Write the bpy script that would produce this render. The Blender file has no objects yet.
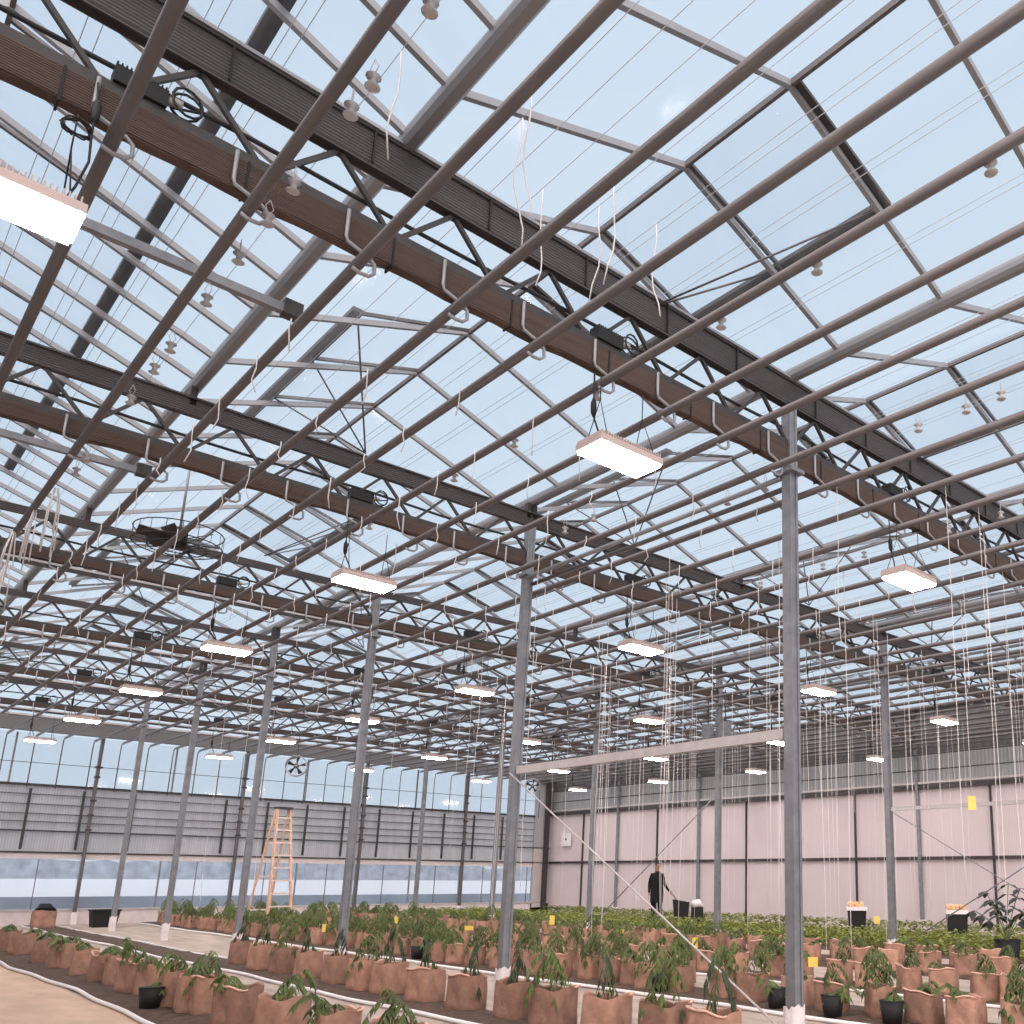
import bpy, math, random
from mathutils import Vector, Matrix
R = random.Random(7)
PI = math.pi
sc = bpy.context.scene
COL = sc.collection
W, S = 3.828, 4.227            # gable width (along x) and truss spacing (along y), metres
XR, YB = 6 * W, 7 * S          # right wall, end wall
ZG, ZR = 5.90, 6.64            # gutter and ridge heights
ZP = 4.904                     # growing pipes

# ------------------------------------------------------------------ helpers
class MB:
    def __init__(s): s.v = []; s.f = []; s.sm = []
    def add(s, vs, fs, smooth=False):
        n = len(s.v); s.v += [tuple(v) for v in vs]
        for f in fs: s.f.append(tuple(i + n for i in f)); s.sm.append(smooth)
        return s
    def box(s, a, b):
        x0, y0, z0 = a; x1, y1, z1 = b
        return s.add([(x0,y0,z0),(x1,y0,z0),(x1,y1,z0),(x0,y1,z0),(x0,y0,z1),(x1,y0,z1),(x1,y1,z1),(x0,y1,z1)],
              [(0,3,2,1),(4,5,6,7),(0,1,5,4),(1,2,6,5),(2,3,7,6),(3,0,4,7)])
    def cbox(s, c, d):
        return s.box([c[i]-d[i]/2 for i in range(3)], [c[i]+d[i]/2 for i in range(3)])
    def quad(s, *p): return s.add(p, [tuple(range(len(p)))])
    def bar(s, a, b, w, h, up=(0,0,1)):          # rectangular bar from a to b
        a, b = Vector(a), Vector(b); d = (b-a).normalized(); u = Vector(up)
        if abs(d.dot(u)) > .99: u = Vector((1,0,0))
        r = d.cross(u).normalized(); u = r.cross(d)
        vs = []
        for p in (a, b):
            for i, j in ((-1,-1),(1,-1),(1,1),(-1,1)): vs.append(p + r*(i*w/2) + u*(j*h/2))
        return s.add(vs, [(0,1,2,3),(7,6,5,4),(0,4,5,1),(1,5,6,2),(2,6,7,3),(3,7,4,0)])
    def tube(s, pts, r, n=8, caps=True):
        pts = [Vector(p) for p in pts]; m = len(pts)
        rs = r if isinstance(r, (list, tuple)) else [r]*m
        vs, fs = [], []; pu = None
        for i, p in enumerate(pts):
            d = (pts[min(i+1, m-1)] - pts[max(i-1, 0)]).normalized()
            if pu is None:
                pu = Vector((0,0,1)) if abs(d.z) < .9 else Vector((1,0,0))
            a = d.cross(pu).normalized(); pu = a.cross(d)
            for k in range(n):
                t = 2*PI*k/n; vs.append(p + (a*math.cos(t) + pu*math.sin(t))*rs[i])
        for i in range(m-1):
            for k in range(n):
                k2 = (k+1) % n; fs.append((i*n+k, i*n+k2, (i+1)*n+k2, (i+1)*n+k))
        if caps: fs += [tuple(range(n))[::-1], tuple((m-1)*n+k for k in range(n))]
        return s.add(vs, fs, True)
    def prism(s, prof, axis, a, b):              # closed profile swept along 'y' or 'x' or 'z'
        n = len(prof); vs = []
        for t in (a, b):
            for p, q in prof: vs.append({'y':(p,t,q), 'x':(t,p,q), 'z':(p,q,t)}[axis])
        return s.add(vs, [tuple(range(n)), tuple(range(2*n-1, n-1, -1))] + [(i, (i+1)%n, n+(i+1)%n, n+i) for i in range(n)])
    def mesh(s, name, mat):
        m = bpy.data.meshes.new(name); m.from_pydata(s.v, [], s.f)
        m.polygons.foreach_set('use_smooth', s.sm); m.materials.append(mat); m.update(); return m
    def obj(s, name, mat, parent=None, loc=None, rz=0):
        return mobj(name, s.mesh(name, mat), parent, loc, rz)
def mobj(name, mesh, parent=None, loc=None, rz=0, sc_=1):
    o = bpy.data.objects.new(name, mesh); COL.objects.link(o)
    if parent: o.parent = parent
    if loc: o.location = loc
    if rz: o.rotation_euler = (0, 0, rz)
    if sc_ != 1: o.scale = (sc_,)*3
    return o
def tag(o, label, cat, group=None, kind=None):
    o['label'] = label; o['category'] = cat
    if group: o['group'] = group
    if kind: o['kind'] = kind
    return o
def thing(name, label, cat, loc=(0,0,0), rz=0, group=None):
    o = bpy.data.objects.new(name, None); COL.objects.link(o); o.empty_display_size = .1
    o.location = loc; o.rotation_euler = (0,0,rz)
    return tag(o, label, cat, group)
def struct(o): o['kind'] = 'structure'; return o
def dup(root, loc, rz=0, label=None, scale=None):
    r = root.copy(); COL.objects.link(r); r.location = loc; r.rotation_euler = (0,0,rz)
    if scale: r.scale = scale
    if label: r['label'] = label
    for ch in root.children:
        c = ch.copy(); COL.objects.link(c); c.parent = r
        for g in ch.children:
            d = g.copy(); COL.objects.link(d); d.parent = c
    return r
ORD = ['first','second','third','fourth','fifth','sixth','seventh','eighth','ninth','tenth','eleventh','twelfth','thirteenth',
       'fourteenth','fifteenth','sixteenth','seventeenth','eighteenth','nineteenth','twentieth']
def ordn(i):
    if i < 20: return ORD[i]
    t = {2:'twenty',3:'thirty',4:'forty',5:'fifty'}[(i+1)//10]
    return {2:'twentieth',3:'thirtieth',4:'fortieth',5:'fiftieth'}[(i+1)//10] if (i+1)%10 == 0 else t+'-'+ORD[(i+1)%10-1]

# ------------------------------------------------------------------ materials
def mat(name, col, rough=.6, metal=0, noise=0, nscale=8, bump=0, bscale=40, emit=None, es=0, translucent=0, col2=None, stretch=None):
    m = bpy.data.materials.new(name); m.use_nodes = True; nt = m.node_tree; N = nt.nodes; L = nt.links
    b = N['Principled BSDF']; b.inputs['Base Color'].default_value = (*col, 1)
    b.inputs['Roughness'].default_value = rough; b.inputs['Metallic'].default_value = metal
    tc = N.new('ShaderNodeTexCoord'); co = tc.outputs['Object']
    if stretch:
        mp = N.new('ShaderNodeMapping'); mp.inputs['Scale'].default_value = stretch; L.new(co, mp.inputs[0]); co = mp.outputs[0]
    if noise or col2:
        n = N.new('ShaderNodeTexNoise'); n.inputs['Scale'].default_value = nscale; n.inputs['Detail'].default_value = 5; L.new(co, n.inputs[0])
        cr = N.new('ShaderNodeValToRGB'); L.new(n.outputs[0], cr.inputs[0])
        c2 = col2 or tuple(c*(1-noise) for c in col); c1 = col if col2 else tuple(min(1, c*(1+noise)) for c in col)
        cr.color_ramp.elements[0].position = .3; cr.color_ramp.elements[1].position = .7
        cr.color_ramp.elements[0].color = (*c2, 1); cr.color_ramp.elements[1].color = (*c1, 1)
        L.new(cr.outputs[0], b.inputs['Base Color'])
    if bump:
        n = N.new('ShaderNodeTexNoise'); n.inputs['Scale'].default_value = bscale; L.new(co, n.inputs[0])
        bp = N.new('ShaderNodeBump'); bp.inputs['Strength'].default_value = bump; bp.inputs['Distance'].default_value = .02
        L.new(n.outputs[0], bp.inputs['Height']); L.new(bp.outputs[0], b.inputs['Normal'])
    if emit: b.inputs['Emission Color'].default_value = (*emit, 1); b.inputs['Emission Strength'].default_value = es
    if translucent:
        t = N.new('ShaderNodeBsdfTranslucent'); mx = N.new('ShaderNodeMixShader'); mx.inputs[0].default_value = translucent
        src = b.inputs['Base Color'].links
        if src: L.new(src[0].from_socket, t.inputs[0])
        else: t.inputs[0].default_value = (*col, 1)
        L.new(b.outputs[0], mx.inputs[1]); L.new(t.outputs[0], mx.inputs[2]); L.new(mx.outputs[0], N['Material Output'].inputs[0])
    return m
def varied(m, lo=.74, hi=1.2):
    """each object a slightly different tone"""
    nt = m.node_tree; N = nt.nodes; L = nt.links; b = N['Principled BSDF']
    oi = N.new('ShaderNodeObjectInfo'); mr = N.new('ShaderNodeMapRange'); mr.inputs['To Min'].default_value = lo; mr.inputs['To Max'].default_value = hi
    L.new(oi.outputs['Random'], mr.inputs[0]); hv = N.new('ShaderNodeHueSaturation'); L.new(mr.outputs[0], hv.inputs['Value'])
    L.new(b.inputs['Base Color'].links[0].from_socket, hv.inputs['Color']); L.new(hv.outputs[0], b.inputs['Base Color'])
    for n in N:
        if n.type == 'BSDF_TRANSLUCENT': L.new(hv.outputs[0], n.inputs[0])
    return m
def stripes(m, axis, scale, dark=.75, bump=.4):
    """thin ribs across the given object axis, in colour and relief"""
    nt = m.node_tree; N = nt.nodes; L = nt.links; b = N['Principled BSDF']
    tc = N.new('ShaderNodeTexCoord'); w = N.new('ShaderNodeTexWave'); w.bands_direction = axis
    w.inputs['Scale'].default_value = scale; w.inputs['Distortion'].default_value = .6; w.inputs['Detail'].default_value = 1
    L.new(tc.outputs['Object'], w.inputs[0])
    bp = N.new('ShaderNodeBump'); bp.inputs['Strength'].default_value = bump; bp.inputs['Distance'].default_value = .02
    L.new(w.outputs[1], bp.inputs['Height']); L.new(bp.outputs[0], b.inputs['Normal'])
    mr = N.new('ShaderNodeMapRange'); mr.inputs['To Min'].default_value = dark; L.new(w.outputs[1], mr.inputs[0])
    hv = N.new('ShaderNodeHueSaturation'); L.new(mr.outputs[0], hv.inputs['Value'])
    src = b.inputs['Base Color'].links
    if src: L.new(src[0].from_socket, hv.inputs['Color'])
    else: hv.inputs['Color'].default_value = b.inputs['Base Color'].default_value
    L.new(hv.outputs[0], b.inputs['Base Color'])
    for n in N:
        if n.type == 'BSDF_TRANSLUCENT': L.new(hv.outputs[0], n.inputs[0])
    return m
def glassmat(name, tint, gloss=.07, haze=0., hcol=(.8,.86,.92)):
    m = bpy.data.materials.new(name); m.use_nodes = True; nt = m.node_tree; N = nt.nodes; L = nt.links
    N.remove(N['Principled BSDF'])
    t = N.new('ShaderNodeBsdfTransparent'); t.inputs[0].default_value = (*tint, 1)
    g = N.new('ShaderNodeBsdfGlossy'); g.inputs['Roughness'].default_value = .08
    mx = N.new('ShaderNodeMixShader'); mx.inputs[0].default_value = gloss
    L.new(t.outputs[0], mx.inputs[1]); L.new(g.outputs[0], mx.inputs[2]); out = mx
    if haze:
        d = N.new('ShaderNodeBsdfTranslucent'); d.inputs[0].default_value = (*hcol, 1)
        m2 = N.new('ShaderNodeMixShader'); m2.inputs[0].default_value = haze
        L.new(mx.outputs[0], m2.inputs[1]); L.new(d.outputs[0], m2.inputs[2]); out = m2
    L.new(out.outputs[0], N['Material Output'].inputs[0]); return m

M_alu   = mat('aluminium', (.29,.30,.32), .45, .3, noise=.12, nscale=3)
M_gut   = mat('gutter_aluminium', (.28,.285,.30), .4, .4, noise=.15, nscale=2, stretch=(1,.2,1))
M_pipe  = mat('painted_pipe', (.125,.113,.115), .34, .35, noise=.1, nscale=4)
M_steel = mat('galvanised_steel', (.27,.28,.30), .5, .35, noise=.28, nscale=9, col2=(.19,.20,.22))
M_dark  = mat('dark_steel', (.055,.050,.050), .5, .35, noise=.15)
M_chord = stripes(mat('ribbed_dark_steel', (.078,.069,.072), .6, .2, noise=.12, nscale=2, stretch=(.3,1,6)), 'Z', 14, .72, .5)
M_scr   = stripes(mat('brown_folded_screen', (.095,.060,.047), .8, noise=.2, nscale=3, stretch=(.4,1,8)), 'Z', 22, .7, .5)
M_black = mat('black_plastic', (.006,.006,.007), .7)
M_cable = mat('black_cable', (.015,.015,.016), .6)
M_hook  = mat('hook_zinc', (.33,.33,.34), .45, .3)
M_wire  = mat('wire', (.42,.44,.47), .5, .3)
M_string= mat('white_twine', (.74,.72,.71), .8)
M_wrap  = mat('white_wrap', (.80,.74,.74), .8, noise=.1, bump=.5)
M_spool = mat('clear_plastic', (.40,.385,.385), .3)
M_glass = glassmat('roof_glass', (.955,.975,.985), .05, .05)
M_vglass= glassmat('vent_glass', (.90,.925,.95), .05, .06)
M_wglass= glassmat('wall_glass', (.94,.955,.97), .05, .03)
M_endscr= stripes(mat('grey_end_screen', (.72,.72,.735), .8, translucent=.55, noise=.08, nscale=2, stretch=(3,1,.4)), 'X', 5, .86, .2)
M_wallp = stripes(mat('pinkish_wall_sheet', (.80,.715,.72), .75, translucent=.35, noise=.03, nscale=1), 'Y', 7, .93, .25)
M_curt  = stripes(mat('grey_wall_curtain', (.36,.37,.39), .85, noise=.1, nscale=2, stretch=(1,3,.3)), 'Y', 3, .8, .3)
M_upper = mat('dark_upper_wall', (.14,.14,.145), .8, noise=.2)
M_fold  = stripes(mat('grey_folded_screen', (.20,.20,.205), .8), 'Z', 18, .7, .5)
M_rail  = mat('pale_rail', (.50,.47,.47), .5, .2, noise=.1)
M_wood  = mat('painted_sill', (.66,.60,.60), .6, noise=.06)
M_mat   = mat('tan_ground_cloth', (.56,.405,.30), .9, noise=.14, nscale=3.5, bump=.4, bscale=160, stretch=(1,.35,1))
M_mat2  = mat('grey_tan_ground_cloth', (.42,.345,.29), .9, noise=.22, nscale=2.5, bump=.4, bscale=160, stretch=(1.6,.35,1))
M_soil  = mat('brown_soil', (.13,.082,.055), .95, col2=(.055,.038,.03), nscale=14, bump=.9, bscale=60)
M_hose  = mat('white_pipe', (.82,.80,.80), .45)
M_kraft = mat('kraft_paper', (.44,.25,.18), .8, noise=.30, nscale=7, bump=1.0, bscale=9, translucent=.12)
M_psoil = mat('potting_soil', (.10,.05,.035), .95, noise=.4, nscale=30, bump=.8, bscale=80)
M_rim   = mat('pale_paper_fold', (.68,.42,.33), .8, noise=.15)
M_leaf  = mat('tomato_leaf', (.105,.15,.040), .55, noise=.5, nscale=9, translucent=.3)
M_leaf2 = mat('dark_tomato_leaf', (.05,.075,.035), .55, noise=.5, nscale=9, translucent=.2)
M_leafL = mat('lime_seedling_leaf', (.25,.29,.065), .6, noise=.45, nscale=4, translucent=.3)
M_leafB = mat('blackish_leaf', (.02,.026,.022), .5, noise=.3)
M_stem  = mat('green_stem', (.12,.15,.05), .6)
M_yel   = mat('yellow_card', (.80,.60,.13), .6)
M_led   = mat('led_panel', (1,.95,.92), .5, emit=(1.0,.84,.79), es=70)
M_house = mat('lamp_housing', (.62,.50,.46), .5, .3)
M_clothes = mat('black_clothes', (.005,.005,.006), 1.0, noise=.2)
M_skin  = mat('skin', (.42,.25,.18), .6)
M_hair  = mat('dark_hair', (.012,.010,.009), .6)
M_lad   = mat('orange_fibreglass', (.64,.42,.30), .5, noise=.1)
M_rung  = mat('pale_rung', (.78,.66,.60), .4, .3)
M_lime  = mat('lime_sticker', (.55,.62,.10), .6)
M_white = mat('white_plastic', (.80,.78,.78), .5)
M_peach = mat('pale_produce', (.75,.45,.25), .7, noise=.3, nscale=20)
M_snow  = mat('snowy_ground', (.45,.485,.53), .9, noise=.06, nscale=.2)
M_tree  = mat('distant_trees', (.21,.25,.30), .9, noise=.3, nscale=.3)

varied(M_kraft); varied(M_leaf, .75, 1.25)
# ------------------------------------------------------------------ camera
cd = bpy.data.cameras.new('camera'); cam = bpy.data.objects.new('camera', cd); COL.objects.link(cam)
cam.location = (1.7908, -.7044, 1.32); cam.rotation_euler = (1.8045, -.0071, -.8009)
cd.sensor_fit = 'HORIZONTAL'; cd.sensor_width = 36; cd.lens = 902.8/1024*36
cd.shift_x = (512-727.0)/1024; cd.shift_y = (663.9-512)/1024; cd.clip_start = .05; cd.clip_end = 600
sc.camera = cam

# ------------------------------------------------------------------ light: overcast dusk sky
w = bpy.data.worlds.new('overcast'); sc.world = w; w.use_nodes = True
nt = w.node_tree; bg = nt.nodes['Background']
tc = nt.nodes.new('ShaderNodeTexCoord'); sx = nt.nodes.new('ShaderNodeSeparateXYZ'); cr = nt.nodes.new('ShaderNodeValToRGB')
nt.links.new(tc.outputs['Generated'], sx.inputs[0]); nt.links.new(sx.outputs[2], cr.inputs[0]); nt.links.new(cr.outputs[0], bg.inputs[0])
e = cr.color_ramp.elements
e[0].position = 0.0; e[0].color = (.68,.77,.86,1); e[1].position = .25; e[1].color = (.625,.745,.87,1)
e2 = e.new(1.0); e2.color = (.60,.73,.88,1)
# unseen warm brightening added to the sky behind the photographer, to light the interior
vd = nt.nodes.new('ShaderNodeVectorMath'); vd.operation = 'DOT_PRODUCT'; vd.inputs[1].default_value = Vector((-.62,-.55,.56)).normalized()
nt.links.new(tc.outputs['Generated'], vd.inputs[0])
mr = nt.nodes.new('ShaderNodeMapRange'); mr.interpolation_type = 'SMOOTHSTEP'
mr.inputs['From Min'].default_value = .35; mr.inputs['From Max'].default_value = 1.0; mr.inputs['To Min'].default_value = 1.02; mr.inputs['To Max'].default_value = 5.4
nt.links.new(vd.outputs['Value'], mr.inputs[0]); nt.links.new(mr.outputs[0], bg.inputs[1])
m2 = nt.nodes.new('ShaderNodeMapRange'); m2.inputs['From Min'].default_value = .35; m2.inputs['From Max'].default_value = .7
nt.links.new(vd.outputs['Value'], m2.inputs[0]); mc = nt.nodes.new('ShaderNodeMix'); mc.data_type = 'RGBA'
nt.links.new(m2.outputs[0], mc.inputs['Factor']); nt.links.new(cr.outputs[0], mc.inputs[6]); mc.inputs[7].default_value = (.88,.76,.72,1)
nt.links.new(mc.outputs[2], bg.inputs[0])

# ------------------------------------------------------------------ ground
struct(MB().box((0,-8,-.1), (4.42,YB,0)).obj('floor', M_mat))
struct(MB().box((4.42,-8,-.1), (XR,YB,0)).obj('floor', M_mat2))
def strip(x0, x1, y0, y1, h=.035):
    mb = MB(); n = 90; vs = []; fs = []
    for i in range(n+1):
        y = y0 + (y1-y0)*i/n
        a = x0 + R.uniform(-.015,.015); b = x1 + R.uniform(-.015,.015)
        vs += [(a,y,.001), (a+.06,y,h+R.uniform(-.01,.01)), ((a+b)/2,y,h*1.1+R.uniform(-.012,.012)), (b-.06,y,h+R.uniform(-.01,.01)), (b,y,.001)]
    for i in range(n):
        for k in range(4): a = i*5+k; fs.append((a, a+1, a+6, a+5))
    mb.add(vs, fs, True); return struct(mb.obj('floor', M_soil))
strip(4.45, 5.35, -1, 28.9); strip(6.46, 7.08, -1, 28.9)
strip(9.05, 10.0, -1, 28.9); strip(11.15, 11.95, -1, 28.6); strip(13.4, 15.0, -1, 28.6); strip(16.2, 22.6, -1, 28.9)
def hose(x, y0, y1, r, label):
    pts = []; y = y0; a = R.uniform(0,6)
    while y < y1: pts.append((x + .035*math.sin(y*.9+a) + .02*math.sin(y*2.7+a*2), y, r+.003)); y += .3
    pts.append((x, y1, r+.003)); tag(MB().tube(pts, r, 8).obj('irrigation_pipe', M_hose), label, 'pipe')
hose(4.42, 2.5, 28.5, .021, 'white irrigation pipe along the front edge of the nearest bag row')
hose(6.42, 2.5, 28.5, .021, 'white irrigation pipe before the second row of bags')
hose(7.10, 12.9, 28.5, .018, 'white irrigation pipe behind the empty end of the second soil strip')
hose(9.0, 2.5, 28.5, .021, 'white irrigation pipe beyond the nearest columns at the edge of the third row')
hose(11.1, 2.5, 28.5, .018, 'white irrigation pipe at the front of the fourth row of bags')

# outside
g = MB().quad((-400,YB+.3,-.3),(500,YB+.3,-.3),(500,420,-.3),(-400,420,-.3)).quad((XR+.3,-60,-.3),(200,-60,-.3),(200,YB+.3,-.3),(XR+.3,YB+.3,-.3)).obj('ground_outside', M_snow); struct(g)
vs = []; fs = []; n = 160
for i in range(n+1):
    x = -120 + 300*i/n; hh = 3.6 + 1.2*math.sin(i*.21) + R.uniform(-.4,.4)
    vs += [(x*2.6,380,-.3),(x*2.6,380,hh*2.4),(x*2.6,390,hh*2.4),(x*2.6,390,-.3)]
for i in range(n):
    for k in range(3): a = i*4+k; fs.append((a,a+4,a+5,a+1))
tag(MB().add(vs, fs).obj('distant_treeline', M_tree), 'grey treeline far beyond the snow outside the end windows', 'trees', kind='stuff')
mb = MB(); mb.box((-40,YB+6,-.3),(60,YB+6.6,.60))
tag(mb.obj('snow_bank', M_tree), 'low grey bank outside behind the end glazing', 'bank')

# ------------------------------------------------------------------ roof: glass, bars, ridges, gutters
Y0 = -S
def rz(x, g):                              # height of the roof over x in gable g
    return ZR - abs(x-(g+.5)*W)*(ZR-ZG-.04)/(W/2)
for g in range(0, 6):
    rx = (g+.5)*W; x0 = g*W+.07; x1 = (g+1)*W-.02; z0 = ZG+.05
    ce = bpy.data.objects.new('ceiling', None); COL.objects.link(ce); ce['kind'] = 'structure'
    for xa, nm in ((x0, 'l'), (x1, 'r')):
        MB().quad((xa,Y0,z0+.035),(rx,Y0,ZR+.035),(rx,YB,ZR+.035),(xa,YB,z0+.035)).obj('glass_slope', M_glass, ce)
    MB().bar((rx,Y0,ZR),(rx,YB,ZR),.028,.05).obj('ridge_bar', M_pipe, ce)
    dense = g == 0
    bl = MB().bar((x0-.05,0,z0-.02),(rx,0,ZR),.038,.05).mesh('glazing_bar', M_alu)
    br = MB().bar((x1+.05,0,z0-.02),(rx,0,ZR),.038,.05).mesh('glazing_bar', M_alu)
    y = .462 - 5*S/4
    k = 0
    while y < YB:
        if y > Y0 + .1:
            mobj('glazing_bar', bl, ce, (0,y,0)); mobj('glazing_bar', br, ce, (0,y,0))
        step = S/4 if not dense else S/8
        y += step
# gutters over the trusses
prof = [(-.035,.07),(-.042,.04),(-.035,.0),(-.01,-.03),(.05,-.03),(.075,.0),(.085,.04),(.09,.07),(.075,.07),(.06,.01),(.04,-.015),(.0,-.015),(-.02,.01),(-.022,.07)]
gm = MB().prism(prof, 'y', Y0, YB).mesh('roof_gutter', M_gut)
for g in range(0, 7):
    where = {0:'at the left side of the house',1:'first right of the camera, crossing the nearest truss at upper left',2:'over the nearest row of columns',3:'between the first and second column rows',
             4:'over the second row of columns',5:'between the second column row and the right wall',6:'along the top of the right wall'}[g]
    tag(mobj('roof_gutter', gm, None, (g*W, 0, ZG+.0)), 'grey aluminium roof gutter '+where, 'gutter')

# roof vents: bottom bar, side bars, pane
def vent(g, side, y0, n, label):
    rx = (g+.5)*W; v = thing('roof_vent', label, 'vent', (rx, y0, ZR+.05), 0, 'roof vents along the ridges')
    L_ = n*S/4; dx = side*1.10; dz = -.352+.005
    MB().bar((dx,0,dz),(dx,L_,dz),.10,.04).obj('bottom_frame', M_dark, v)
    for k in range(n+1):
        MB().bar((0,k*S/4,-.03),(dx,k*S/4,dz-.03),.07 if k in (0,n) and side > 0 else .03,.03).obj('side_frame', M_dark if k in (0,n) else M_pipe, v)
    MB().quad((0,0,.03),(dx,0,dz+.03),(dx,L_,dz+.03),(0,L_,.03)).obj('vent_pane', M_vglass, v)
    # push rods fan out from a truss node to the vent
    yt = round((y0+L_*.9)/S)*S
    for k in range(n if n < 6 else 0):
        MB().tube([(dx*.2,yt-y0,-.88),(dx,k*S/4+.02,dz-.02)],.009,6).obj('push_rod', M_pipe, v)
    return v
vent(0, 1, .6, 12, 'long roof vent on the ridge nearest the left side, over the nearest lamp')
for g in range(0, 6):
    if g: vent(g, 1, 2.54 if g < 3 else 2.54, 3, 'roof vent on the right slope of the %s glass gable, before nearest truss' % ORD[g])
    for k, yy in enumerate((6.79, 15.2, 23.7)):
        if g: vent(g, -1, yy, 3, 'roof vent on the left slope of the %s glass gable, %s one back' % (ORD[g], ORD[k]))
    for k, yy in enumerate((11.0, 19.4)):
        if g: vent(g, 1, yy, 3, 'roof vent on the right slope of the %s glass gable, %s one beyond nearest truss' % (ORD[g], ORD[k]))

# ------------------------------------------------------------------ trusses
ND = 10; nd = 2*W/ND
m_top = MB().box((.0,-.03,5.60),(2*W,.03,5.86)).box((0,-.045,5.855),(2*W,.045,5.875)).box((0,-.042,5.60),(2*W,.042,5.62)).mesh('top_chord', M_chord)
m_toplip = MB().box((.0,-.055,5.876),(2*W,.055,5.90)).mesh('gutter_plate', M_alu)
m_top2 = MB().box((.0,-.03,5.585),(2*W,.03,5.755)).box((0,-.045,5.75),(2*W,.045,5.77)).mesh('top_chord', M_chord)
m_top3 = MB().box((.0,-.03,5.60),(2*W,.03,5.70)).mesh('top_chord', M_chord)
m_gp = MB().box((-.03,-.03,5.69),(.03,.03,5.885)).mesh('gutter_post', M_dark)
m_bot = MB().box((0,-.035,5.185),(2*W,.035,5.245)).mesh('bottom_chord', M_dark)
m_dg = []
for i in range(ND):
    tx = (i+.5)*nd
    m_dg.append(MB().bar((i*nd+.03,0,5.23),(tx,0,5.61),.028,.028,(0,1,0)).mesh('diagonal_brace', M_dark))
    m_dg.append(MB().bar((tx,0,5.61),((i+1)*nd-.03,0,5.23),.028,.028,(0,1,0)).mesh('diagonal_brace', M_dark))
m_clip = MB().bar((0,-.048,5.62),(0,-.048,5.87),.014,.012).mesh('clip', M_black)
spanname = ['left of the nearest columns','between the column rows','reaching the right wall']
tr0 = None
tname = ['behind the camera','nearest the camera','second from the camera','third from the camera','fourth from the camera','fifth from the camera','sixth from the camera']
for k in range(1, 7):
    if k < 4: tr0 = None                       # the nearest truss has a deep ribbed chord, the second a shallower one, the rest slim ones
    for s in range(3):
        lab = 'dark steel lattice truss %s, %s' % (tname[k], spanname[s])
        if tr0 is None:
            tr0 = thing('lattice_truss', lab, 'truss', (2*W*s, k*S, 0), 0, 'roof trusses')
            mobj('top_chord', (m_top, m_top2, m_top3)[k-1], tr0); mobj('bottom_chord', m_bot, tr0)
            if k == 1: mobj('gutter_plate', m_toplip, tr0)
            else:
                for q in (.04, W, 2*W-.04): mobj('gutter_post', m_gp, tr0, (q,0,0))
            for dm in m_dg: mobj('diagonal_brace', dm, tr0)
            if k == 1:
                for c in range(9): mobj('clip', m_clip, tr0, (.35+c*.82, 0, 0))
        else: dup(tr0, (2*W*s, k*S, 0), 0, lab)
# folded shade screens under the bottom chords
def screenmesh(L_, zb=4.99):
    f_ = (5.19-zb)/.2
    prof = [(-.040,5.185),(-.042,5.12),(-.041,5.06),(-.040,5.002),(-.03,4.99),(.03,4.99),(.040,5.002),(.041,5.06),(.042,5.12),(.040,5.185)]
    mb = MB(); n = 40; vs = []; fs = []; m = len(prof)
    for i in range(n+1):
        x = L_*i/n; sag = .008*math.sin(i*1.9)+.006*math.sin(i*.7)
        vs += [(x, p, 5.19-(5.19-q)*f_+sag*(5.18-q)/.18) for p, q in prof]
    for i in range(n):
        for j in range(m-1): a = i*m+j; fs.append((a,a+1,a+m+1,a+m))
    mb.add(vs, fs, False); return mb.mesh('folded_screen', M_scr)
SM = [screenmesh(2*W-.14), screenmesh(2*W-.14, 5.045), screenmesh(2*W-.14, 5.08), screenmesh(2*W-.14, 5.11)]
m_tie = MB().box((-.006,-.048,4.985),(.006,.048,5.19)).mesh('tie', M_black)
m_str = MB().box((0,-.03,5.035),(2*W-.14,.03,5.062)).mesh('white_strip', M_rail); m_und = MB().box((0,-.03,4.995),(2*W-.14,.03,5.033)).mesh('bottom_bar', M_dark)
for k in range(1, 7):
    if k < 5: sc0 = None
    for s in range(3):
        lab = 'brown folded screen under truss %s, %s' % (tname[k], spanname[s])
        if sc0 is None:
            sc0 = thing('shade_screen', lab, 'screen', (2*W*s+.07, k*S, 0), 0, 'shade screens folded under the trusses')
            mobj('folded_cloth', SM[min(k,4)-1], sc0)
            if k >= 3: mobj('white_strip', m_str, sc0); mobj('bottom_bar', m_und, sc0)
            if k == 1:
                for c in range(9): mobj('tie', m_tie, sc0, (.35+c*.85, 0, 0))
        else: dup(sc0, (2*W*s+.07, k*S, 0), 0, lab)
# conduit between the chords
for k in range(1, 7):
    tag(MB().tube([(x*.5, .05, 5.40+.012*math.sin(x*1.3)) for x in range(0, 46)], .014, 6).obj('cable_run', M_cable, None, (0,k*S,0)),
        'thin black cable run through the truss %s' % tname[k], 'cable')
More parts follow.
